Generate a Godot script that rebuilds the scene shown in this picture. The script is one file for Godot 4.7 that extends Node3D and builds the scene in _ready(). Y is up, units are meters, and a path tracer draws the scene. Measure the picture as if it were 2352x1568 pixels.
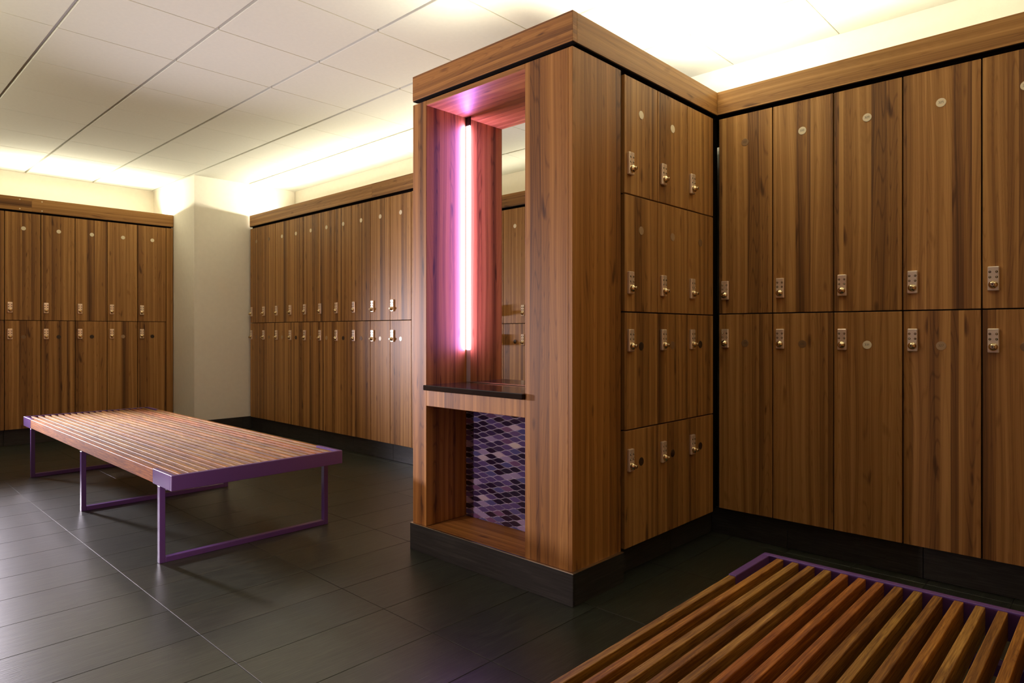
extends Node3D
# Locker room with walnut lockers, a vanity tower and two slatted benches.

const CEIL := 2.70
const CORN_TOP := 2.345
const CORN_BOT := 2.221
const DOOR_TOP := 2.203
const XT := -1.605          # right flank of the tower
const XL := -2.609          # left flank of the tower
const ZT := -2.05           # front face of the tower
const ZC := -3.289          # cornice plane of the long wall
const ZD := -3.295          # door plane of the long wall
const XA := -7.65           # door plane of the left bank
const ZO := -0.235          # door plane of the bank opposite

var M := {}
var rng := RandomNumberGenerator.new()
var used := {}
var lock_meshes := {}


# ---------------------------------------------------------------- mesh builder
class Mb:
	var v := PackedVector3Array()
	var n := PackedVector3Array()
	var uv := PackedVector2Array()

	func tri(a: Vector3, b: Vector3, c: Vector3, na: Vector3, nb: Vector3, nc: Vector3, ua := Vector2.ZERO, ub := Vector2.ZERO, uc := Vector2.ZERO) -> void:
		if (b - a).cross(c - a).dot(na + nb + nc) > 0.0:
			v.append_array(PackedVector3Array([a, c, b])); n.append_array(PackedVector3Array([na, nc, nb])); uv.append_array(PackedVector2Array([ua, uc, ub]))
		else:
			v.append_array(PackedVector3Array([a, b, c])); n.append_array(PackedVector3Array([na, nb, nc])); uv.append_array(PackedVector2Array([ua, ub, uc]))

	func quad(p: Array, nn: Vector3, u: Array) -> void:
		tri(p[0], p[1], p[2], nn, nn, nn, u[0], u[1], u[2])
		tri(p[0], p[2], p[3], nn, nn, nn, u[0], u[2], u[3])

	# a box with chamfered edges; grain is the axis that the texture's v runs along
	func cbox(lo: Vector3, hi: Vector3, ch := 0.001, grain := 1, off := Vector2.ZERO, per := Vector2(1.4, 2.4)) -> void:
		var e := [lo, hi]
		var inn := [lo + Vector3.ONE * ch, hi - Vector3.ONE * ch]
		for ax in 3:
			var b := (ax + 1) % 3
			var c := (ax + 2) % 3
			for s in 2:
				var nn := Vector3.ZERO
				nn[ax] = 1.0 if s == 1 else -1.0
				var ps := []
				for q in [[0, 0], [1, 0], [1, 1], [0, 1]]:
					var p := Vector3.ZERO
					p[ax] = e[s][ax]; p[b] = inn[q[0]][b]; p[c] = inn[q[1]][c]
					ps.append(p)
				quad(ps, nn, ps.map(func(p): return map_uv(p, lo, ax, grain, off, per)))
		if ch <= 0.0:
			return
		for a in 3:
			var b := (a + 1) % 3
			var c := (a + 2) % 3
			for sb in 2:
				for sc in 2:
					var nn := Vector3.ZERO
					nn[b] = 1.0 if sb == 1 else -1.0
					nn[c] = 1.0 if sc == 1 else -1.0
					var ps := []
					for q in [[0, 0], [1, 0], [1, 1], [0, 1]]:
						var p := Vector3.ZERO
						p[a] = inn[q[0]][a]
						p[b] = e[sb][b] if q[1] == 0 else inn[sb][b]
						p[c] = inn[sc][c] if q[1] == 0 else e[sc][c]
						ps.append(p)
					var use := b if b != grain else c
					quad(ps, nn.normalized(), ps.map(func(p): return map_uv(p, lo, use, grain, off, per)))
		for k in 8:
			var s := [k & 1, (k >> 1) & 1, (k >> 2) & 1]
			var nn := Vector3(s[0] * 2 - 1, s[1] * 2 - 1, s[2] * 2 - 1).normalized()
			var ps := []
			for ax in 3:
				var p := Vector3(inn[s[0]].x, inn[s[1]].y, inn[s[2]].z)
				p[ax] = e[s[ax]][ax]
				ps.append(p)
			var us := ps.map(func(p): return map_uv(p, lo, 0, grain, off, per))
			tri(ps[0], ps[1], ps[2], nn, nn, nn, us[0], us[1], us[2])

	func map_uv(p: Vector3, lo: Vector3, ax: int, grain: int, off: Vector2, per: Vector2) -> Vector2:
		var d := p - lo
		if ax == grain:
			return Vector2(d[(ax + 1) % 3] / per.x + off.x, d[(ax + 2) % 3] / per.y + off.y)
		var other := 3 - ax - grain
		return Vector2((d[other] + d[ax] * 0.9) / per.x + off.x, d[grain] / per.y + off.y)

	# profile of (radius, z) pairs turned round the z axis
	func lathe(prof: Array, seg := 20, at := Vector3.ZERO) -> void:
		for i in prof.size() - 1:
			var p0: Vector2 = prof[i]
			var p1: Vector2 = prof[i + 1]
			var d := p1 - p0
			var nr := Vector2(d.y, -d.x).normalized()
			for k in seg:
				var a0 := TAU * k / seg
				var a1 := TAU * (k + 1) / seg
				var c0 := Vector3(cos(a0), sin(a0), 0)
				var c1 := Vector3(cos(a1), sin(a1), 0)
				var q := [at + c0 * p0.x + Vector3(0, 0, p0.y), at + c1 * p0.x + Vector3(0, 0, p0.y), at + c1 * p1.x + Vector3(0, 0, p1.y), at + c0 * p1.x + Vector3(0, 0, p1.y)]
				var n0 := c0 * nr.x + Vector3(0, 0, nr.y)
				var n1 := c1 * nr.x + Vector3(0, 0, nr.y)
				var u := []
				for t in q:
					u.append(Vector2(t.x, t.y) * 10.0)
				if p0.x > 1e-6:
					tri(q[0], q[1], q[2], n0, n1, n1, u[0], u[1], u[2])
				if p1.x > 1e-6:
					tri(q[0], q[2], q[3], n0, n1, n0, u[0], u[2], u[3])

	func commit() -> ArrayMesh:
		var arr := []
		arr.resize(Mesh.ARRAY_MAX)
		arr[Mesh.ARRAY_VERTEX] = v
		arr[Mesh.ARRAY_NORMAL] = n
		arr[Mesh.ARRAY_TEX_UV] = uv
		var m := ArrayMesh.new()
		m.add_surface_from_arrays(Mesh.PRIMITIVE_TRIANGLES, arr)
		return m


# ---------------------------------------------------------------- scene helpers
func numbered(called: String) -> String:
	var k: int = used.get(called, 0)
	used[called] = k + 1
	return called if k == 0 else "%s_%03d" % [called, k]


func tag(o: Node3D, label: String, category := "", group := "", kind := "") -> Node3D:
	o.set_meta("label", label)
	if category: o.set_meta("category", category)
	if group: o.set_meta("group", group)
	if kind: o.set_meta("kind", kind)
	return o


func thing(called: String, label: String, category: String, at := Vector3.ZERO, turn := 0.0, group := "") -> Node3D:
	var o := Node3D.new()
	o.name = numbered(called)
	add_child(o)
	o.position = at
	o.rotation.y = turn
	return tag(o, label, category, group)


func put(called: String, mesh: Mesh, mat: Material, parent: Node3D = null, at := Vector3.ZERO) -> MeshInstance3D:
	var o := MeshInstance3D.new()
	o.name = called if parent else numbered(called)
	o.mesh = mesh
	o.set_surface_override_material(0, mat)
	o.cast_shadow = GeometryInstance3D.SHADOW_CASTING_SETTING_ON
	(parent if parent else self).add_child(o, true)
	o.position = at
	return o


func box(called: String, lo: Vector3, hi: Vector3, mat: Material, parent: Node3D = null, ch := 0.001, grain := 1, per := Vector2(1.4, 2.4), off := Vector2(-1, -1)) -> MeshInstance3D:
	var mb := Mb.new()
	if off.x < 0.0:
		var room := 1.0 - minf((hi - lo)[grain] / per.y, 1.0)
		off = Vector2(rng.randf(), rng.randf() * room)
	mb.cbox(lo, hi, ch, grain, off, per)
	return put(called, mb.commit(), mat, parent)


func struct(called: String, label: String, lo: Vector3, hi: Vector3, mat: Material) -> MeshInstance3D:
	var o := box(called, lo, hi, mat, null, 0.0, 1, Vector2(1, 1), Vector2.ZERO)
	tag(o, label, called.split("_")[0], "", "structure")
	return o


# ---------------------------------------------------------------- textures and materials
func lin(r: float, g: float, b: float) -> Color:
	return Color(r, g, b).linear_to_srgb()


func noise(kind: int, freq: float, nseed: int, oct := 1) -> FastNoiseLite:
	var f := FastNoiseLite.new()
	f.noise_type = kind
	f.frequency = freq
	f.seed = nseed
	f.fractal_type = FastNoiseLite.FRACTAL_NONE if oct == 1 else FastNoiseLite.FRACTAL_FBM
	f.fractal_octaves = oct
	return f


func ramp(stops: Array) -> PackedByteArray:
	# stops: [t, r, g, b] in linear values, to 256 sRGB triplets
	var out := PackedByteArray()
	for i in 256:
		var t := i / 255.0
		var k := 0
		while k < stops.size() - 2 and t > stops[k + 1][0]:
			k += 1
		var f := clampf((t - stops[k][0]) / (stops[k + 1][0] - stops[k][0]), 0.0, 1.0)
		var c := lin(lerpf(stops[k][1], stops[k + 1][1], f), lerpf(stops[k][2], stops[k + 1][2], f), lerpf(stops[k][3], stops[k + 1][3], f))
		out.append_array(PackedByteArray([int(c.r * 255.0 + 0.5), int(c.g * 255.0 + 0.5), int(c.b * 255.0 + 0.5)]))
	return out


func texture(w: int, h: int, data: PackedByteArray) -> ImageTexture:
	return ImageTexture.create_from_image(Image.create_from_data(w, h, false, Image.FORMAT_RGB8, data))


func walnut_texture() -> ImageTexture:
	# 1.4 m across the grain, 2.4 m along it
	var w := 1024
	var h := 768
	var lut := ramp([[0.0, 0.030, 0.011, 0.003], [0.25, 0.130, 0.055, 0.016], [0.52, 0.345, 0.165, 0.046], [0.78, 0.52, 0.28, 0.088], [1.0, 0.70, 0.42, 0.155]])
	var band := noise(FastNoiseLite.TYPE_SIMPLEX_SMOOTH, 1.0, 11)
	var fig := noise(FastNoiseLite.TYPE_SIMPLEX_SMOOTH, 1.0, 23, 2)
	var fine := noise(FastNoiseLite.TYPE_VALUE, 1.0, 37)
	var wob := noise(FastNoiseLite.TYPE_SIMPLEX_SMOOTH, 1.0, 51)
	var knot := noise(FastNoiseLite.TYPE_SIMPLEX_SMOOTH, 1.0, 77)
	# staves: straight glued strips of uneven width, each with its own tone
	var stave := PackedFloat32Array()
	stave.resize(w)
	var sshift := PackedFloat32Array()
	sshift.resize(w)
	var x := 0
	var r := RandomNumberGenerator.new()
	r.seed = 5
	while x < w:
		var wide := r.randi_range(14, 70)
		var tone := r.randf_range(-0.13, 0.13)
		var sh := r.randf_range(0.0, 40.0)
		for k in wide:
			if x + k < w:
				stave[x + k] = tone
				sshift[x + k] = sh
		x += wide
	var data := PackedByteArray()
	data.resize(w * h * 3)
	var at := 0
	for j in h:
		var y := j * 2.4 / h
		for i in w:
			var u := i * 1.4 / w
			var sh := sshift[i]
			var uw := u + 0.009 * wob.get_noise_2d(u * 4.0 + sh, y * 0.9)
			var t := 0.52 + stave[i]
			t += 0.17 * band.get_noise_2d(uw * 26.0, y * 0.18 + sh)
			t += 0.075 * band.get_noise_2d(uw * 95.0 + 90.0, y * 0.30)
			var f := fig.get_noise_2d(uw * 6.5 + sh, y * 0.30 + sh)
			var ring := absf(fposmod(f * 9.0, 1.0) - 0.5) * 2.0
			t -= 0.11 * maxf(0.0, (ring - 0.74) / 0.26)
			t += 0.04 * fine.get_noise_2d(uw * 420.0, y * 1.6)
			t += 0.025 * fine.get_noise_2d(uw * 900.0 + 50.0, y * 6.0)
			var kn := knot.get_noise_2d(u * 15.0 + sh, y * 3.8)
			if kn > 0.76:
				t -= (kn - 0.76) * 1.3
			var q := clampi(int(t * 255.0), 0, 255) * 3
			data[at] = lut[q]; data[at + 1] = lut[q + 1]; data[at + 2] = lut[q + 2]
			at += 3
	return texture(w, h, data)


func slat_texture() -> ImageTexture:
	# 0.16 m across, 1.6 m along: open-grained reddish hardwood
	var w := 192
	var h := 768
	var lut := ramp([[0.0, 0.05, 0.016, 0.003], [0.4, 0.22, 0.098, 0.016], [0.7, 0.41, 0.212, 0.038], [1.0, 0.64, 0.39, 0.10]])
	var a := noise(FastNoiseLite.TYPE_SIMPLEX_SMOOTH, 1.0, 5, 2)
	var b := noise(FastNoiseLite.TYPE_VALUE, 1.0, 9)
	var data := PackedByteArray()
	data.resize(w * h * 3)
	var at := 0
	for j in h:
		var y := j * 1.6 / h
		for i in w:
			var u := i * 0.16 / w
			var t := 0.52 + 0.22 * a.get_noise_2d(u * 90.0, y * 3.2)
			var f := a.get_noise_2d(u * 30.0 + 40.0, y * 2.2)
			t -= 0.26 * maxf(0.0, absf(fposmod(f * 7.0, 1.0) - 0.5) * 2.0 - 0.6)
			t += 0.20 * b.get_noise_2d(u * 900.0, y * 26.0)
			var q := clampi(int(t * 255.0), 0, 255) * 3
			data[at] = lut[q]; data[at + 1] = lut[q + 1]; data[at + 2] = lut[q + 2]
			at += 3
	return texture(w, h, data)


func floor_textures() -> Array:
	# brushed dark porcelain, streaks along v; 0.6 m by 1.2 m
	var w := 512
	var h := 512
	var lut := ramp([[0.0, 0.012, 0.012, 0.011], [0.5, 0.034, 0.034, 0.031], [1.0, 0.085, 0.083, 0.073]])
	var a := noise(FastNoiseLite.TYPE_VALUE, 1.0, 3)
	var b := noise(FastNoiseLite.TYPE_SIMPLEX_SMOOTH, 1.0, 8, 2)
	var data := PackedByteArray()
	data.resize(w * h * 3)
	var hd := PackedByteArray()
	hd.resize(w * h)
	var at := 0
	for j in h:
		for i in w:
			var s := 0.5 * a.get_noise_2d(i * 0.55, j * 0.030) + 0.35 * a.get_noise_2d(i * 0.9 + 300.0, j * 0.09)
			var t := 0.45 + 0.42 * s + 0.12 * b.get_noise_2d(i * 0.02, j * 0.012)
			var q := clampi(int(t * 255.0), 0, 255) * 3
			data[at * 3] = lut[q]; data[at * 3 + 1] = lut[q + 1]; data[at * 3 + 2] = lut[q + 2]
			hd[at] = clampi(int((0.5 + 0.5 * s) * 255.0), 0, 255)
			at += 1
	var nm := Image.create_from_data(w, h, false, Image.FORMAT_L8, hd)
	nm.convert(Image.FORMAT_RGBA8)
	nm.bump_map_to_normal_map(1.0)
	return [texture(w, h, data), ImageTexture.create_from_image(nm)]


func plaster_texture() -> ImageTexture:
	var w := 256
	var n1 := noise(FastNoiseLite.TYPE_SIMPLEX_SMOOTH, 1.0, 61, 3)
	var data := PackedByteArray()
	data.resize(w * w * 3)
	for j in w:
		for i in w:
			var t := 0.985 + 0.010 * n1.get_noise_2d(i * 0.06, j * 0.06) + 0.008 * n1.get_noise_2d(i * 0.5, j * 0.5)
			var c := clampi(int(t * 255.0), 0, 255)
			var at := (j * w + i) * 3
			data[at] = c; data[at + 1] = c; data[at + 2] = c
	return texture(w, w, data)


func mat(called: String, color: Color, rough := 0.6, metal := 0.0, tex: Texture2D = null, spec := 0.5) -> StandardMaterial3D:
	var m := StandardMaterial3D.new()
	m.resource_name = called
	m.albedo_color = color
	m.roughness = rough
	m.metallic = metal
	m.metallic_specular = spec
	if tex:
		m.albedo_texture = tex
	M[called] = m
	return m


func make_materials() -> void:
	var walnut := walnut_texture()
	mat("walnut", Color(1, 1, 1), 0.46, 0.0, walnut, 0.40)
	mat("walnut_cornice", Color(1.0, 1.0, 1.0), 0.46, 0.0, walnut, 0.40)
	mat("walnut_tower", Color(1.0, 0.95, 0.86), 0.46, 0.0, walnut, 0.40)
	var slat := slat_texture()
	for k in 5:
		var tint: Color = [Color(1, 1, 1), Color(1.0, 0.92, 0.80), Color(0.86, 0.80, 0.72), Color(1.0, 0.84, 0.74), Color(0.94, 0.94, 0.86)][k]
		mat("slat_wood_%d" % k, tint, 0.58, 0.0, slat, 0.35)
	var ft := floor_textures()
	for k in 3:
		var f := mat("floor_tile_%d" % k, [Color(0.90, 0.96, 0.86), Color(0.86, 0.92, 0.84), Color(0.94, 0.98, 0.86)][k], 0.34, 0.0, ft[0], 0.45)
		f.normal_enabled = true
		f.normal_texture = ft[1]
		f.normal_scale = 0.35
	mat("kick_tile", Color(0.95, 0.95, 0.95), 0.42, 0.0, ft[0], 0.5)
	mat("grout", lin(0.012, 0.012, 0.011), 0.8)
	var pl := plaster_texture()
	var wl := mat("wall_paint", lin(0.88, 0.85, 0.74), 0.75, 0.0, pl, 0.3)
	wl.uv1_triplanar = true
	wl.uv1_world_triplanar = true
	var ct := mat("ceiling_tile", lin(0.70, 0.71, 0.63), 0.9, 0.0, pl, 0.2)
	ct.uv1_scale = Vector3(2, 2, 2)
	mat("ceiling_grid", lin(0.40, 0.37, 0.31), 0.7)
	mat("carcass", lin(0.010, 0.006, 0.004), 0.8, 0.0, null, 0.2)
	mat("dark_stone", lin(0.014, 0.010, 0.009), 0.10, 0.0, null, 0.5)
	mat("nickel", lin(0.95, 0.82, 0.66), 0.30, 0.62)
	mat("brass", lin(0.80, 0.66, 0.40), 0.16, 1.0)
	mat("black", lin(0.006, 0.005, 0.005), 0.5)
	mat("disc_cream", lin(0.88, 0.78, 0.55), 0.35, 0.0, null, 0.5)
	mat("disc_tan", lin(0.40, 0.27, 0.15), 0.35, 0.0, null, 0.5)  # tan, brown and dark paint in weaker reflections of the same disc
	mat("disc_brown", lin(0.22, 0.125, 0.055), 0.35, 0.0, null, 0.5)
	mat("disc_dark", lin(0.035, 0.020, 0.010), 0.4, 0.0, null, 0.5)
	mat("ink", lin(0.10, 0.075, 0.045), 0.6)
	mat("purple_paint", lin(0.110, 0.047, 0.195), 0.30, 0.0, null, 0.62)
	mat("trim_metal", lin(0.62, 0.56, 0.44), 0.28, 1.0)
	mat("mirror", lin(0.93, 0.93, 0.91), 0.0, 1.0)
	mat("mosaic_grout", lin(0.80, 0.74, 0.92), 0.55)
	var pal := [lin(0.035, 0.020, 0.070), lin(0.075, 0.050, 0.17), lin(0.17, 0.12, 0.38), lin(0.15, 0.15, 0.44), lin(0.26, 0.14, 0.34), lin(0.52, 0.44, 0.80), lin(0.82, 0.72, 0.93), lin(0.90, 0.87, 0.93)]
	for k in pal.size():
		var g := mat("mosaic_glass_%d" % k, pal[k], 0.14, 0.25, null, 0.6)
		g.clearcoat_enabled = true
		g.clearcoat = 0.6
		g.clearcoat_roughness = 0.05
	mat("white_enamel", lin(0.6, 0.58, 0.56), 0.4)
	var led := mat("led_diffuser", Color(1, 1, 1), 0.4)
	led.emission_enabled = true
	led.emission = Color(1.0, 0.90, 1.0)
	led.emission_energy_multiplier = 3.0
	var tube := mat("warm_tube", Color(1, 1, 1), 0.4)
	tube.emission_enabled = true
	tube.emission = Color(1.0, 0.90, 0.72)
	tube.emission_energy_multiplier = 2.0
	var lens := mat("lamp_lens", Color(1, 1, 1), 0.3)
	lens.emission_enabled = true
	lens.emission = Color(1.0, 0.88, 0.97)
	lens.emission_energy_multiplier = 3.0


# ---------------------------------------------------------------- lights
const WARM := Color(1.0, 0.96, 0.86)

func area_light(called: String, at: Vector3, euler: Vector3, size: Vector2, energy: float, color: Color, parent: Node3D) -> void:
	var l := AreaLight3D.new()
	l.name = called
	l.area_size = size
	l.light_energy = energy
	l.light_color = color
	l.area_range = 12.0
	l.shadow_enabled = true
	parent.add_child(l, true)
	l.position = at
	l.rotation = euler


# a fluorescent batten lying on top of a locker bank, shining up behind the cornice
func cove_light(label: String, at: Vector3, length: float, turn_deg: float, energy_per_m: float) -> void:
	# the local +z side faces the room; the tube leans that way
	var t := thing("cove_light", label, "cove light", at, deg_to_rad(turn_deg), "warm cove lights behind the cornices")
	box("housing", Vector3(-length / 2, 0.0, -0.03), Vector3(length / 2, 0.055, 0.03), M.white_enamel, t, 0.002)
	box("tube", Vector3(-length / 2 + 0.02, 0.056, -0.014), Vector3(length / 2 - 0.02, 0.074, 0.014), M.warm_tube, t, 0.005)
	area_light("glow", Vector3(0, 0.086, 0.012), Vector3(PI / 2 + deg_to_rad(42.0), 0, 0), Vector2(length - 0.04, 0.03), energy_per_m * length, WARM, t)


# ---------------------------------------------------------------- lockers
func make_lock(parent: Node3D, at: Vector3) -> void:
	if lock_meshes.is_empty():
		var pm := Mb.new()
		pm.cbox(Vector3(-0.0193, -0.049, 0.0), Vector3(0.0193, 0.049, 0.014), 0.0025)
		lock_meshes.plate = pm.commit()
		var kb := Mb.new()
		kb.lathe([Vector2(0.0165, 0.0), Vector2(0.0165, 0.004), Vector2(0.0155, 0.009), Vector2(0.0115, 0.0135), Vector2(0.0085, 0.0155), Vector2(0.0080, 0.0235), Vector2(0.0068, 0.0250), Vector2(0.0, 0.0250)], 20)
		lock_meshes.knob = kb.commit()
		var bt := Mb.new()
		bt.lathe([Vector2(0.0025, 0.0), Vector2(0.0025, 0.0014), Vector2(0.0015, 0.0026), Vector2(0.0, 0.0029)], 10)
		lock_meshes.button = bt.commit()
		var rg := Mb.new()
		rg.lathe([Vector2(0.0047, 0.0), Vector2(0.0047, 0.0006), Vector2(0.0, 0.0006)], 10)
		lock_meshes.ring = rg.commit()
		var kh := Mb.new()
		kh.cbox(Vector3(-0.0013, -0.0042, 0.0), Vector3(0.0013, 0.0042, 0.0007), 0.0003)
		lock_meshes.keyhole = kh.commit()
	var p := put("lock", lock_meshes.plate, M.nickel, parent, at)
	put("knob", lock_meshes.knob, M.brass, p, Vector3(0, -0.0255, 0.014))
	put("keyhole", lock_meshes.keyhole, M.black, p, Vector3(0, -0.0255, 0.039))
	for q in [[-1, 0.0270], [1, 0.0270], [-1, 0.0055], [1, 0.0055]]:
		put("button_recess", lock_meshes.ring, M.black, p, Vector3(0.0112 * q[0], q[1], 0.014))
		put("button", lock_meshes.button, M.brass, p, Vector3(0.0112 * q[0], q[1], 0.0143))


# a locker stands with its origin at the bottom middle of its door; +z is out of the door
func locker(called: String, label: String, at: Vector3, turn: float, w: float, h: float, lock_y: float, disc_y: float, disc: String, number := "", depth := 0.50, group := "", disc_x := 0.1445) -> void:
	var t := thing(called, label, "locker", at, turn, group)
	box("body", Vector3(-w / 2 + 0.0005, 0.0005, -depth), Vector3(w / 2 - 0.0005, h - 0.0005, -0.022), M.carcass, t, 0.0)
	box("door", Vector3(-w / 2 + 0.0028, 0.0026, -0.020), Vector3(w / 2 - 0.0028, h - 0.0026, 0.0), M.walnut, t, 0.0014)
	make_lock(t, Vector3(-w / 2 + 0.0400, lock_y, 0.0))
	if disc:
		if not lock_meshes.has("disc"):
			var d := Mb.new()
			d.lathe([Vector2(0.0188, 0.0), Vector2(0.0188, 0.0014), Vector2(0.0180, 0.0020), Vector2(0.0, 0.0020)], 28)
			lock_meshes.disc = d.commit()
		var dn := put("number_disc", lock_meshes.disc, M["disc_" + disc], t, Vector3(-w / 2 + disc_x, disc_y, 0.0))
		dn.set_meta("label", {"cream": "cream number disc", "tan": "tan number disc, duller reflection painted in", "brown": "brown number disc, dim reflection painted in", "dark": "dark number disc, dark reflection painted in"}[disc])
		if number:
			var tm := TextMesh.new()
			var sf := SystemFont.new()
			sf.font_names = PackedStringArray(["Droid Sans"])
			tm.font = sf
			tm.text = number
			tm.font_size = 32
			tm.pixel_size = 0.0125 / 32.0
			tm.depth = 0.0005
			put("number", tm, M.ink, dn, Vector3(0, 0.001, 0.0022))


func nth(k: int) -> String:
	return ["first", "second", "third", "fourth", "fifth", "sixth", "seventh", "eighth", "ninth", "tenth", "eleventh", "twelfth"][k]


func kick_row(called: String, label: String, a: Vector3, b: Vector3, out: Vector3, h: float, step: float, first: float) -> void:
	# tiles of a kick board from a to b (y = 0), proud along out by 8 mm
	var backing := struct(called, label, Vector3(minf(a.x, b.x), 0.0, minf(a.z, b.z)) - out.abs() * 0.02, Vector3(maxf(a.x, b.x), h, maxf(a.z, b.z)) + out.abs() * 0.0, M.grout)
	var dir := (b - a).normalized()
	var length := (b - a).length()
	var s := first - step
	while s < length:
		var s0 := maxf(s, 0.0) + 0.0012
		var s1 := minf(s + step, length) - 0.0012
		if s1 - s0 > 0.03:
			var p := a + dir * s0
			var q := a + dir * s1 + out * 0.008
			var lo := Vector3(minf(p.x, q.x), 0.001, minf(p.z, q.z))
			var hi := Vector3(maxf(p.x, q.x), h, maxf(p.z, q.z))
			box("tile", lo, hi, M.kick_tile, backing, 0.0012, 0 if absf(dir.x) > 0.5 else 2, Vector2(0.6, 1.2))
		s += step


func build_lockers() -> void:
	var low := 0.143
	var mid := 1.1705
	# right-hand wall: five columns and the one that follows out of the frame
	var wr := 0.2868
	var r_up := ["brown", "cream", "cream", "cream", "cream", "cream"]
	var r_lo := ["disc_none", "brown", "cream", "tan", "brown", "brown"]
	var r_num := [["337", "339"], ["333", "335"], ["329", "331"], ["325", "327"], ["321", "323"], ["317", "319"]]
	for k in 6:
		var x := -1.600 + wr * (k + 0.5)
		var where: String = "%s column from the inside corner of the right-hand wall" % nth(k)
		var extra := ""
		locker("locker", "tall upper walnut locker, " + where, Vector3(x, mid, ZD), 0.0, wr, DOOR_TOP - mid, 1.294 - mid, 2.053 - mid, r_up[k], r_num[k][0], 0.5, "tall walnut lockers on the right-hand wall")
		locker("locker", "tall lower walnut locker, " + where, Vector3(x, low, ZD), 0.0, wr, mid - low, 1.042 - low, 1.018 - low, r_lo[k] if r_lo[k] != "disc_none" else "brown", r_num[k][1], 0.5, "tall walnut lockers on the right-hand wall")
	# four tiers of short lockers on the right flank of the tower
	var rows := [0.131, 0.6475, 1.164, 1.6795, 2.198]
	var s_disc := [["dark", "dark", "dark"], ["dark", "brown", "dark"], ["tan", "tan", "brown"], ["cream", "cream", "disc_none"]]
	var row_word := ["bottom tier", "third tier down", "second tier down", "top tier"]
	for r in 4:
		for c in 3:
			var y: float = rows[r]
			var h: float = rows[r + 1] - rows[r]
			var z := -2.4135 - 0.2768 * (c + 0.5)
			var ly: float = [0.5165, 1.040, 1.292, 1.813][r]
			var dy: float = [0.4965, 1.013, 1.530, 2.048][r]
			var d: String = s_disc[r][c]
			locker("short_locker", "short walnut locker on tower flank, %s, %s column from its front panel" % [row_word[r], nth(c)], Vector3(XT, y, z), PI / 2, 0.2768, h, ly - y, dy - y, "" if d == "disc_none" else d, "", 0.44, "short walnut lockers on the flank of the tower", 0.1340)
	# far wall behind the left bench: ten columns in view
	var wb := 0.2835
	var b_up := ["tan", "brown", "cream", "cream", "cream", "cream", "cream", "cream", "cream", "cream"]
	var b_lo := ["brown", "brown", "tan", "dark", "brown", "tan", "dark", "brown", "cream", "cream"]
	for k in 10:
		var x := -7.050 + wb * (k + 0.5)
		var where: String = "%s column from the cream wall corner, far locker row" % nth(k)
		locker("locker", "upper walnut locker, " + where, Vector3(x, mid, ZD), 0.0, wb, DOOR_TOP - mid, 1.2935 - mid, 2.051 - mid, b_up[k], "", 0.5, "walnut lockers in the far row behind the left bench")
		locker("locker", "lower walnut locker, " + where, Vector3(x, low, ZD), 0.0, wb, mid - low, 1.042 - low, 1.018 - low, b_lo[k], "", 0.5, "walnut lockers in the far row behind the left bench")
	# the row goes on behind the tower as a plain panel
	var fp := box("filler_panel", Vector3(-4.213, low, -3.80), Vector3(XL, DOOR_TOP, ZD), M.walnut, null, 0.002)
	tag(fp, "walnut filler panel of the far locker row hidden behind the tower", "panel")
	var rp := box("filler_panel", Vector3(-1.600 + wr * 6 + 0.002, low, -3.80), Vector3(0.675, DOOR_TOP, ZD), M.walnut, null, 0.002)
	tag(rp, "walnut filler panel at the end of the right-hand locker wall", "panel")
	# left bank, facing along +x
	var wa := 0.2818
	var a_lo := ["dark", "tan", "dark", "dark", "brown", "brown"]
	for k in 6:
		var z := -2.635 + wa * (k + 0.5)
		var where: String = "%s column from the cream return wall, left bank" % nth(k)
		locker("locker", "upper walnut locker, " + where, Vector3(XA, mid + 0.012, z), PI / 2, wa, DOOR_TOP - mid - 0.012, 1.304 - mid - 0.012, 2.054 - mid - 0.012, "cream", "", 0.55, "walnut lockers in the left bank")
		locker("locker", "lower walnut locker, " + where, Vector3(XA, 0.155, z), PI / 2, wa, mid + 0.012 - 0.155, 1.054 - 0.155, 1.025 - 0.155, a_lo[k], "", 0.55, "walnut lockers in the left bank")
	var ap := box("filler_panel", Vector3(-8.22, 0.155, -2.708), Vector3(XA - 0.004, DOOR_TOP, -2.638), M.walnut, null, 0.002)
	tag(ap, "narrow dark walnut filler strip between left bank and cream return wall", "panel")
	var rb := box("filler_panel", Vector3(0.68, 0.0, -3.84), Vector3(0.975, DOOR_TOP, 1.95), M.walnut, null, 0.002)
	tag(rb, "walnut bank at the right of the camera aisle, outside the frame", "panel")
	# bank across the aisle, seen in the mirror of the tower; faces -z
	var wo := 0.2955
	for k in 3:
		var x := -3.960 - wo * (k + 0.5)
		var where: String = "%s column of the bank seen only in the mirror" % nth(k)
		locker("locker", "upper walnut locker, " + where, Vector3(x, mid - 0.02, ZO), PI, wo, DOOR_TOP - mid + 0.02, 1.268 - mid + 0.02, 2.040 - mid + 0.02, "cream", "", 0.5, "walnut lockers across the aisle seen in the mirror")
		locker("locker", "lower walnut locker, " + where, Vector3(x, low, ZO), PI, wo, mid - 0.02 - low, 1.004 - low, 0.985 - low, "dark", "", 0.5, "walnut lockers across the aisle seen in the mirror")
	for q in [[-7.64, -3.960 - wo * 3 - 0.002, "on the window side"], [-3.958, -1.92, "on the camera side"]]:
		var op := box("filler_panel", Vector3(q[0], low, ZO), Vector3(q[1], DOOR_TOP, 0.27), M.walnut, null, 0.002)
		tag(op, "plain walnut panel of the bank across the aisle, " + ("left part" if q[0] < -5 else "right part"), "panel")


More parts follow.
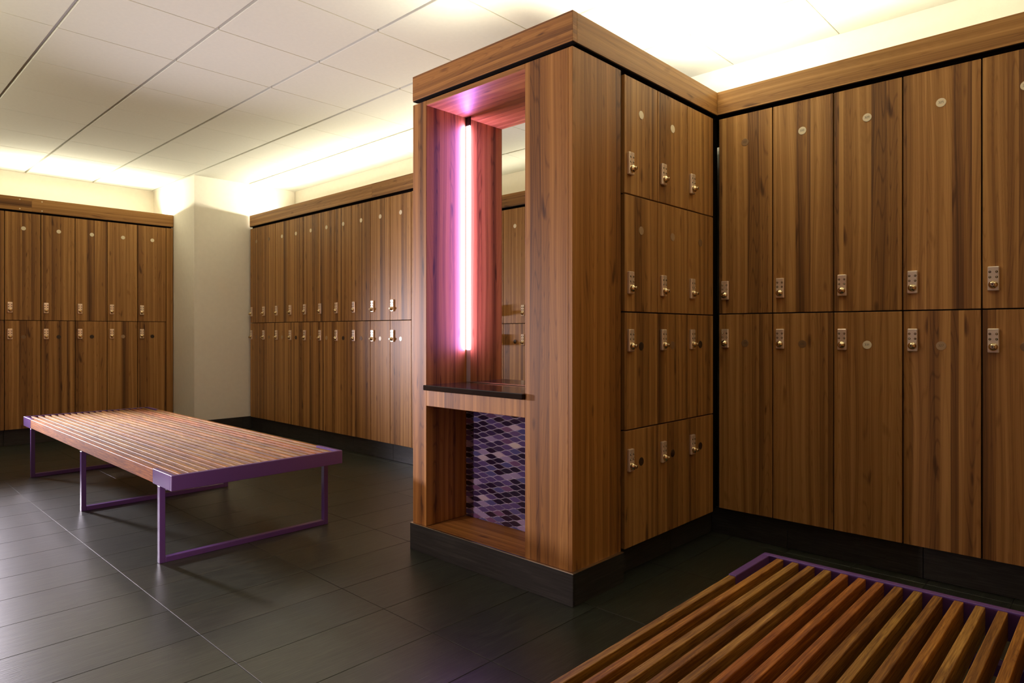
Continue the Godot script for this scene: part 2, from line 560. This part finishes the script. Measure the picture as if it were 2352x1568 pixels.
func cornice(label: String, lo: Vector3, hi: Vector3, joints: Array, grain: int) -> Node3D:
	# a fascia board in lengths that butt at the joints
	var t := thing("cornice", label, "cornice", Vector3.ZERO)
	var cuts := [lo[grain]] + joints + [hi[grain]]
	for k in cuts.size() - 1:
		var a := lo
		var b := hi
		a[grain] = cuts[k] + (0.0004 if k > 0 else 0.0)
		b[grain] = cuts[k + 1]
		a.y += 0.004
		box("board", a, b, M.walnut_cornice, t, 0.0012, grain)
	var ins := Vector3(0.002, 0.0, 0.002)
	box("shade_strip", lo + ins, Vector3(hi.x, lo.y + 0.0038, hi.z) - ins, M.carcass, t, 0.0)  # black strip laid under the boards to paint in their shade
	return t


func build_cornices() -> void:
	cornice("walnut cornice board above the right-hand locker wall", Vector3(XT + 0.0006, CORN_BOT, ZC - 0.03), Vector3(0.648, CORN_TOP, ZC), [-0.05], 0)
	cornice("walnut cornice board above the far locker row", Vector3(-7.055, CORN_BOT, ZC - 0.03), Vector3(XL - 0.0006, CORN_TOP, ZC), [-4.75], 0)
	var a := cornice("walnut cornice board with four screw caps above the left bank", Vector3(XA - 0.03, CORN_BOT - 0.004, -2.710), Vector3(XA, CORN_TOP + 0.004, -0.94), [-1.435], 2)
	for z in [-1.342, -1.516]:
		for y in [2.237, 2.325]:
			var s := Mb.new()
			s.lathe([Vector2(0.0055, 0.0), Vector2(0.0055, 0.0012), Vector2(0.004, 0.002), Vector2(0.0, 0.002)], 12)
			var o := put("screw_cap", s.commit(), M.disc_cream, a, Vector3(XA, y, z))
			o.rotation.y = PI / 2
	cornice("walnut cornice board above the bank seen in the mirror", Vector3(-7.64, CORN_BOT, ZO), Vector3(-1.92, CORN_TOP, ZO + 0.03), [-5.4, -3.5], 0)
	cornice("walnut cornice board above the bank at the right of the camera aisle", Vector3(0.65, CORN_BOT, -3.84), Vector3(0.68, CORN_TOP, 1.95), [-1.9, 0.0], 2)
	# dark recesses between cornice and doors, and the tops of the banks
	for q in [["right-hand wall", Vector3(-1.63, 2.2035, -3.84), Vector3(0.675, 2.236, ZC - 0.031)], ["far row", Vector3(-7.05, 2.2035, -3.84), Vector3(XL, 2.236, ZC - 0.031)], ["camera aisle", Vector3(0.681, 2.2035, -3.84), Vector3(0.975, 2.236, 1.95)], ["left bank", Vector3(-8.26, 2.2035, -2.70), Vector3(XA - 0.031, 2.236, -0.94)], ["mirrored bank", Vector3(-7.64, 2.2035, ZO + 0.031), Vector3(-1.92, 2.236, 0.28)]]:
		var o := box("cabinet_deck", q[1], q[2], M.carcass, null, 0.0)
		tag(o, "dark recessed deck on top of the lockers, " + q[0], "deck")
	# dark posts that close the inner corner
	var p := box("corner_post", Vector3(-1.70, 0.131, -3.34), Vector3(-1.630, 2.2, -3.2445), M.carcass, null, 0.0)
	tag(p, "dark recessed post in the inner corner between tower and right-hand lockers", "post")


# ---------------------------------------------------------------- vanity tower
func build_tower() -> void:
	var t := thing("vanity_tower", "walnut vanity tower with mirrored niche, lit strip and purple mosaic below", "vanity", Vector3(-2.107, 0.0, -2.9))
	var base := t.position
	var w: Material = M.walnut_tower
	var b := func(called: String, lo: Vector3, hi: Vector3, m: Material, ch := 0.0012, grain := 1):
		return box(called, lo - base, hi - base, m, t, ch, grain)
	var nx0 := -2.506
	var nx1 := -1.857
	var zm := -2.315
	var core := box("cabinet_core", Vector3(-2.585, 0.0, -3.84), Vector3(-2.08, 2.20, -2.405), M.carcass, null, 0.0)
	tag(core, "dark hidden cabinet core behind the mirror of the vanity tower", "cabinet")
	var deck := box("cabinet_deck", Vector3(XL + 0.034, 2.2035, -3.80), Vector3(XT - 0.031, 2.236, -2.41), M.carcass, null, 0.0)
	tag(deck, "dark recessed deck on top of the short lockers of the tower", "deck")
	b.call("stile", Vector3(XL, 0.131, -2.40), Vector3(nx0, DOOR_TOP, ZT), w)
	b.call("stile", Vector3(nx1, 0.131, -2.387), Vector3(XT - 0.022, DOOR_TOP, ZT), w)
	b.call("side_panel", Vector3(XT - 0.0216, 0.131, -2.387), Vector3(XT, DOOR_TOP, ZT), w)
	var flank := box("filler_panel", Vector3(XL, 0.131, -3.28), Vector3(XL + 0.018, DOOR_TOP, -2.404), w, null, 0.001)
	tag(flank, "plain walnut flank panel on the hidden left side of the vanity tower", "panel")
	b.call("lintel", Vector3(nx0, 2.180, -2.40), Vector3(nx1, DOOR_TOP, ZT - 0.0004), w, 0.0012, 0)
	b.call("rail", Vector3(nx0, 0.717, -2.09), Vector3(nx1, 0.793, ZT - 0.0004), w, 0.0012, 1)
	var ct = b.call("counter", Vector3(-2.512, 0.7935, -2.33), Vector3(nx1 - 0.0004, 0.819, -2.034), M.dark_stone, 0.003)
	ct.set_meta("label", "polished dark stone counter")
	b.call("back_board", Vector3(nx0, 0.131, -2.40), Vector3(nx1, 2.18, -2.326), M.carcass, 0.0)
	b.call("niche_floor", Vector3(nx0, 0.112, -2.33), Vector3(nx1, 0.130, ZT - 0.001), w, 0.0008, 0)
	b.call("gap_filler", Vector3(-1.70, 0.131, -2.4125), Vector3(-1.650, 2.2, -2.3875), M.carcass, 0.0)
	# mirror, its bottom channel and the vertical light
	var mir = b.call("mirror", Vector3(-2.474, 0.8237, -2.324), Vector3(nx1, 2.18, zm), M.mirror, 0.0)
	mir.set_meta("label", "tall mirror")
	b.call("mirror_channel", Vector3(-2.474, 0.8195, -2.324), Vector3(nx1, 0.8235, zm + 0.003), M.trim_metal, 0.0004, 0)
	b.call("light_channel", Vector3(nx0 + 0.0005, 0.8195, -2.324), Vector3(-2.4745, 2.136, zm - 0.001), M.white_enamel, 0.0)
	b.call("light_cap", Vector3(nx0 + 0.0005, 2.138, -2.324), Vector3(-2.4745, 2.1795, zm + 0.004), M.black, 0.0)
	var strip = b.call("light_strip", Vector3(nx0 + 0.0015, 0.985, zm), Vector3(-2.4755, 2.136, zm + 0.004), M.led_diffuser, 0.001)
	strip.set_meta("label", "glowing pink-white vertical light strip")
	area_light("strip_glow", Vector3(-2.490, 1.56, zm + 0.006) - base, Vector3(0, PI, 0), Vector2(0.026, 1.15), LED_ENERGY, Color(0.74, 0.50, 1.0), t)
	# neck and cornice
	b.call("neck", Vector3(XL + 0.034, 2.2032, -2.405), Vector3(XT - 0.024, 2.236, ZT - 0.024), M.carcass, 0.0)
	b.call("cornice_board", Vector3(XL - 0.003, CORN_BOT + 0.003, ZT - 0.03), Vector3(XT + 0.0005, CORN_TOP, ZT), w, 0.0012, 0)
	b.call("shade_strip", Vector3(XL - 0.001, CORN_BOT - 0.001, ZT - 0.03), Vector3(XT - 0.002, CORN_BOT + 0.0028, ZT - 0.002), M.carcass, 0.0)  # shade below the tower cornice, painted as a black strip
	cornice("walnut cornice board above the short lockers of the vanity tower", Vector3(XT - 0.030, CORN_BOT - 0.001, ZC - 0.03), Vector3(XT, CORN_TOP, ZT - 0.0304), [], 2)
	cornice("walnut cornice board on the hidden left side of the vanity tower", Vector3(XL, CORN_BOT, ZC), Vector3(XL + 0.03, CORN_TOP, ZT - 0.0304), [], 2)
	# tiled plinth with a metal edge
	b.call("plinth_tile", Vector3(-2.617, 0.0, -2.050), Vector3(-1.593, 0.128, -2.038), M.kick_tile, 0.001, 0)
	b.call("plinth_tile", Vector3(-1.605, 0.0, -2.392), Vector3(-1.593, 0.128, -2.0502), M.kick_tile, 0.001, 2)
	b.call("plinth_tile", Vector3(-2.617, 0.0, -2.40), Vector3(-2.605, 0.128, -2.0502), M.kick_tile, 0.001, 2)
	b.call("plinth_edge", Vector3(-2.6175, 0.1282, -2.052), Vector3(-1.5925, 0.1310, -2.0375), M.trim_metal, 0.0004, 0)
	b.call("plinth_edge", Vector3(-1.606, 0.1282, -2.3925), Vector3(-1.5925, 0.1310, -2.0522), M.trim_metal, 0.0004, 2)
	# mosaic of leaf-shaped glass tiles at the back of the lower niche
	var panel = b.call("mosaic_panel", Vector3(nx0, 0.130, -2.3255), Vector3(nx1, 0.7932, zm - 0.001), M.mosaic_grout, 0.0)
	panel.set_meta("label", "purple glass mosaic panel")
	var r := RandomNumberGenerator.new()
	r.seed = 91
	var dx := 0.0545
	var dy := 0.0288
	var x0 := nx0 + 0.002
	var x1 := nx1 - 0.002
	for i in 14:
		for j in 25:
			var cx := x0 + 0.018 + i * dx
			var cy := 0.128 + j * dy + (dy / 2 if i % 2 else 0.0)
			var top := []
			var bot := []
			for k in 9:
				var tt := -1.0 + k * 0.25
				var px := clampf(cx + tt * (dx - 0.0060), x0, x1)
				var half := maxf((dy / 2) * (0.5 + 0.5 * cos(PI * (px - cx) / dx)) - 0.0019, 0.0004)
				top.append(Vector2(px, clampf(cy + half, 0.132, 0.787)))
				bot.append(Vector2(px, clampf(cy - half, 0.132, 0.787)))
			if cy < 0.124 or cy > 0.79 or cx - dx > x1 or top[8].x - top[0].x < 0.012:
				continue
			var mb := Mb.new()
			var tilt := Vector2(r.randf_range(-0.045, 0.045), r.randf_range(-0.06, 0.06))
			var zf := func(p: Vector2) -> Vector3: return Vector3(p.x, p.y, zm + 0.0035 + (p.x - cx) * tilt.x + (p.y - cy) * tilt.y)
			var nf := Vector3(-tilt.x, -tilt.y, 1.0).normalized()
			for k in 8:
				var a: Vector3 = zf.call(top[k])
				var bb: Vector3 = zf.call(top[k + 1])
				var c: Vector3 = zf.call(bot[k + 1])
				var d: Vector3 = zf.call(bot[k])
				mb.quad([a, bb, c, d], nf, [Vector2.ZERO, Vector2.ZERO, Vector2.ZERO, Vector2.ZERO])
				var back := Vector3(0, 0, 1)
				var at2 := Vector3(a.x, a.y, zm - 0.001)
				var bt2 := Vector3(bb.x, bb.y, zm - 0.001)
				var ct2 := Vector3(c.x, c.y, zm - 0.001)
				var dt2 := Vector3(d.x, d.y, zm - 0.001)
				mb.quad([a, bb, bt2, at2], Vector3(0, 1, 0), [Vector2.ZERO, Vector2.ZERO, Vector2.ZERO, Vector2.ZERO])
				mb.quad([d, c, ct2, dt2], Vector3(0, -1, 0), [Vector2.ZERO, Vector2.ZERO, Vector2.ZERO, Vector2.ZERO])
			for p in mb.v.size():
				mb.v[p] -= base
			var roll := r.randf()
			var tone := 0
			for lim in [0.36, 0.56, 0.72, 0.82, 0.88, 0.945, 0.98]:
				if roll > lim: tone += 1
			put("tile", mb.commit(), M["mosaic_glass_%d" % tone], panel)


# ---------------------------------------------------------------- benches
func bench(label: String, at: Vector3, turn: float) -> void:
	# built along +x from 0 to 3.025, across -z from 0 to -0.88
	var t := thing("bench", label, "bench", at, turn)
	var length := 3.025
	var deep := 0.88
	var top := 0.430
	var p: Material = M.purple_paint
	var b := func(called: String, lo: Vector3, hi: Vector3, m: Material, ch := 0.0015, grain := 0, per := Vector2(0.16, 1.6)):
		return box(called, lo, hi, m, t, ch, grain, per)
	for x in [0.0, length - 0.02]:
		b.call("end_rail", Vector3(x, top - 0.070, -deep), Vector3(x + 0.02, top, 0.0), p)
	for s in 2:
		for e in 2:
			var x0: float = 0.0204 if s == 0 else length - 0.238
			var x1: float = 0.238 if s == 0 else length - 0.0204
			var z: float = -0.022 if e == 0 else -deep
			b.call("corner_bracket", Vector3(x0, top - 0.070, z), Vector3(x1, top, z + 0.022), p)
	var n := 21
	for k in n:
		var z := -(k * (deep - 0.020) / (n - 1))
		var outer := k == 0 or k == n - 1
		var lo := Vector3(0.2385 if outer else 0.0206, top - 0.066, z - 0.0195)
		var hi := Vector3(length - 0.2385 if outer else length - 0.0206, top - 0.003, z - 0.0005)
		b.call("slat", lo, hi, M["slat_wood_%d" % rng.randi_range(0, 4)], 0.0011)
	# three sled legs of flat bar; each bar a part of its frame
	for x in [0.224, 1.552, 2.850]:
		var fr = b.call("leg_frame", Vector3(x, top - 0.095, -deep + 0.03), Vector3(x + 0.029, top - 0.0665, -0.03), p)
		box("foot_bar", Vector3(x, 0.0, -deep + 0.026), Vector3(x + 0.029, 0.026, -0.026), p, fr, 0.0015)
		for z in [-0.0255, -deep]:
			box("leg", Vector3(x, 0.0, z), Vector3(x + 0.029, top - 0.0705, z + 0.0255), p, fr, 0.0015)


# ---------------------------------------------------------------- room shell
func build_room() -> void:
	var cream: Material = M.wall_paint
	struct("wall_back", "cream wall above the far and right-hand lockers", Vector3(-7.08, 0, -3.97), Vector3(1.10, 2.9, -3.845), cream)
	struct("wall_corner", "cream wall corner projecting between the two locker banks", Vector3(-8.42, 0, -3.97), Vector3(-7.085, 2.9, -2.715), cream)
	struct("wall_left", "cream wall above the left locker bank", Vector3(-8.42, 0, -2.7145), Vector3(-8.27, 2.9, 0.42), cream)
	struct("wall_left_return", "cream wall beyond the left locker bank, outside the frame", Vector3(-8.269, 0, -0.935), Vector3(XA, 2.9, 0.285), cream)
	struct("wall_front", "cream wall behind the bank seen in the mirror", Vector3(-8.269, 0, 0.29), Vector3(-1.90, 2.9, 0.42), cream)
	struct("wall_side", "walnut clad wall beside the camera aisle", Vector3(-2.02, 0, 0.421), Vector3(-1.90, 2.9, 2.12), M.walnut)
	struct("wall_end", "cream wall behind the camera", Vector3(-1.899, 0, 2.0), Vector3(1.10, 2.9, 2.12), cream)
	struct("wall_right", "walnut clad wall at the right of the camera aisle", Vector3(0.98, 0, -3.844), Vector3(1.10, 2.9, 1.999), M.walnut)
	var fl := struct("floor", "dark charcoal tiled floor", Vector3(-8.42, -0.12, -3.97), Vector3(1.10, -0.0025, 2.12), M.grout)
	fl.set_meta("kind", "structure")
	var gx := 0.2955
	var gz := 0.579
	var meshes := []
	for k in 8:
		var mb := Mb.new()
		mb.cbox(Vector3(0.0011, -0.012, 0.0011), Vector3(gx - 0.0011, 0.0, gz - 0.0011), 0.0008, 2, Vector2(rng.randf(), rng.randf()), Vector2(0.6, 1.2))
		meshes.append(mb.commit())
	for i in range(-19, 12):
		for j in range(-4, 6):
			var x := -2.122 + gx * i
			var z := -0.946 + gz * (j - 1)
			if x < -8.0 or x > 0.95 or z < -3.85 or z > 1.7:
				continue
			if (x < -2.2 and z > 0.1) or (x < -7.2 and z + gz < -2.8) or (x + gx < XA - 0.1):
				continue
			put("tile", meshes[rng.randi_range(0, 7)], M["floor_tile_%d" % rng.randi_range(0, 2)], fl, Vector3(x, 0.0, z))
	var ce := struct("ceiling", "suspended ceiling of square off-white tiles", Vector3(-8.42, CEIL + 0.016, -3.97), Vector3(1.10, CEIL + 0.14, 2.12), M.ceiling_grid)
	var cx := 0.6025
	var cz := 0.6005
	var cm := []
	for k in 4:
		var mb := Mb.new()
		mb.cbox(Vector3(0.0018, 0.0, 0.0085), Vector3(cx - 0.0018, 0.020, cz - 0.0085), 0.0022, 2, Vector2(rng.randf(), rng.randf()), Vector2(1, 1))
		cm.append(mb.commit())
	for i in range(-13, 5):
		for j in range(-6, 6):
			var x := -1.166 + cx * i
			var z := -0.889 + cz * j
			if x < -8.6 or x > 0.97 or z > 1.9 or (x < -2.6 and z > 0.2) or (z + cz < -3.9):
				continue
			put("tile", cm[rng.randi_range(0, 3)], M.ceiling_tile, ce, Vector3(x, CEIL, z))
	# tiled kick boards
	kick_row("baseboard_right", "dark tiled kick board under the right-hand lockers", Vector3(XT - 0.05, 0, -3.336), Vector3(0.70, 0, -3.336), Vector3(0, 0, 1), 0.142, 0.587, 0.40)
	kick_row("baseboard_far", "dark tiled kick board under the far locker row", Vector3(-7.08, 0, -3.336), Vector3(-2.62, 0, -3.336), Vector3(0, 0, 1), 0.142, 0.586, 0.235)
	kick_row("baseboard_corner", "dark tiled baseboard on the cream corner wall", Vector3(-7.082, 0, -2.72), Vector3(-7.082, 0, -3.33), Vector3(1, 0, 0), 0.146, 0.586, 0.5)
	kick_row("baseboard_return", "dark tiled baseboard on the cream return wall", Vector3(-7.68, 0, -2.711), Vector3(-7.082, 0, -2.711), Vector3(0, 0, 1), 0.146, 0.6, 0.6)
	kick_row("baseboard_left", "dark tiled kick board under the left locker bank", Vector3(-7.72, 0, -2.70), Vector3(-7.72, 0, -0.94), Vector3(1, 0, 0), 0.154, 0.586, 0.3)
	kick_row("baseboard_tower", "dark kick board under the short lockers of the tower", Vector3(-1.665, 0, -2.393), Vector3(-1.665, 0, -3.34), Vector3(1, 0, 0), 0.130, 0.586, 0.5)
	kick_row("baseboard_opposite", "dark tiled kick board under the bank seen in the mirror", Vector3(-7.64, 0, ZO + 0.05), Vector3(-1.92, 0, ZO + 0.05), Vector3(0, 0, -1), 0.142, 0.586, 0.3)


const LED_ENERGY := 1.0
const COVE := 1.7

func _ready() -> void:
	rng.seed = 20240
	# ---- camera: 2352 x 1568, focal length 1514 px, horizon at y = 760.5
	var cam := Camera3D.new()
	cam.name = "camera"
	add_child(cam)
	cam.projection = Camera3D.PROJECTION_FRUSTUM
	cam.near = 0.05
	cam.far = 60.0
	cam.size = 2.0 * 0.05 * 784.0 / 1514.0
	cam.frustum_offset = Vector2(0.0, -0.05 * 23.5 / 1514.0)
	cam.position = Vector3(0, 1.08, 0)
	cam.rotation.y = deg_to_rad(43.3)
	cam.current = true
	# ---- environment: an enclosed room, no daylight
	var we := WorldEnvironment.new()
	we.name = "environment"
	var env := Environment.new()
	env.background_mode = Environment.BG_COLOR
	env.background_color = Color(0, 0, 0)
	env.tonemap_mode = Environment.TONE_MAPPER_LINEAR
	env.tonemap_exposure = 1.2
	env.sdfgi_enabled = true
	env.ssao_enabled = true
	env.ssil_enabled = true
	we.environment = env
	add_child(we)

	make_materials()
	# ---- lamps of the room; the camera aisle batten is added
	cove_light("warm batten hidden behind the cornice of the right-hand lockers", Vector3(-0.48, 2.236, -3.56), 2.2, 0.0, 0.55)
	cove_light("warm batten hidden behind the cornice of the far lockers", Vector3(-5.72, 2.236, -3.56), 2.6, 0.0, 1.1)
	cove_light("warm batten behind the far cornice beside the tower", Vector3(-3.55, 2.236, -3.56), 1.6, 0.0, 0.8)
	cove_light("warm batten on the flank of the vanity tower above the short lockers", Vector3(-1.86, 2.236, -2.85), 1.2, 90.0, 2.1)
	cove_light("warm batten at the front edge of the vanity tower top", Vector3(-2.15, 2.236, -2.22), 0.7, 0.0, 0.8)
	cove_light("warm batten hidden behind the cornice of the left bank", Vector3(-7.93, 2.240, -1.85), 1.6, 90.0, 1.5)
	cove_light("warm batten behind the cornice of the bank seen in the mirror", Vector3(-4.8, 2.236, 0.03), 4.6, 180.0, 0.35)
	cove_light("unseen warm batten added at the right of the camera aisle to brighten the lockers", Vector3(0.87, 2.236, -1.2), 3.6, -90.0, 0.40)  # added out of view to brighten the right-hand and short lockers
	# flood lamp on the wall past the left bank, outside the frame
	var fx := thing("flood_lamp", "pinkish flood lamp on the wall past the left bank, outside the frame", "lamp", Vector3(XA, 1.08, -0.52))
	box("bracket", Vector3(0.0, -0.10, -0.05), Vector3(0.03, 0.10, 0.05), M.black, fx, 0.003)
	box("housing", Vector3(0.031, -0.16, -0.16), Vector3(0.10, 0.16, 0.16), M.black, fx, 0.006)
	box("lens", Vector3(0.101, -0.145, -0.145), Vector3(0.106, 0.145, 0.145), M.lamp_lens, fx, 0.002)
	var sp := SpotLight3D.new()
	sp.name = "flood"
	sp.light_color = Color(0.98, 0.94, 1.0)
	sp.light_energy = 31.0
	sp.light_size = 0.14
	sp.spot_range = 14.0
	sp.spot_attenuation = 2.0
	sp.spot_angle = 34.0
	sp.spot_angle_attenuation = 1.0
	sp.shadow_enabled = true
	fx.add_child(sp)
	sp.position = Vector3(0.26, 0, 0)
	sp.look_at_from_position(fx.position + sp.position, Vector3(-2.3, 1.05, -2.05))

	# light strip on the bank across the aisle, facing the tower, outside the frame
	var vs := thing("strip_light", "vertical pink-white light strip on the bank across the aisle, outside the frame", "lamp", Vector3(-2.9, 0.30, ZO - 0.001))
	box("channel", Vector3(-0.03, 0.0, -0.02), Vector3(0.03, 1.15, 0.0), M.white_enamel, vs, 0.002)
	box("diffuser", Vector3(-0.022, 0.005, -0.026), Vector3(0.022, 1.145, -0.0205), M.led_diffuser, vs, 0.002)
	area_light("strip_glow", Vector3(0, 0.575, -0.030), Vector3.ZERO, Vector2(0.04, 1.14), 1.15, Color(1.0, 0.885, 0.86), vs)

	build_room()
	build_cornices()
	build_lockers()
	build_tower()
	bench("long slatted hardwood bench with purple steel sled legs in the left aisle", Vector3(-6.168, 0.0, -1.105), 0.0)
	bench("slatted hardwood bench with purple steel frame in the lower right corner", Vector3(0.090, 0.0, 1.101), PI / 2)
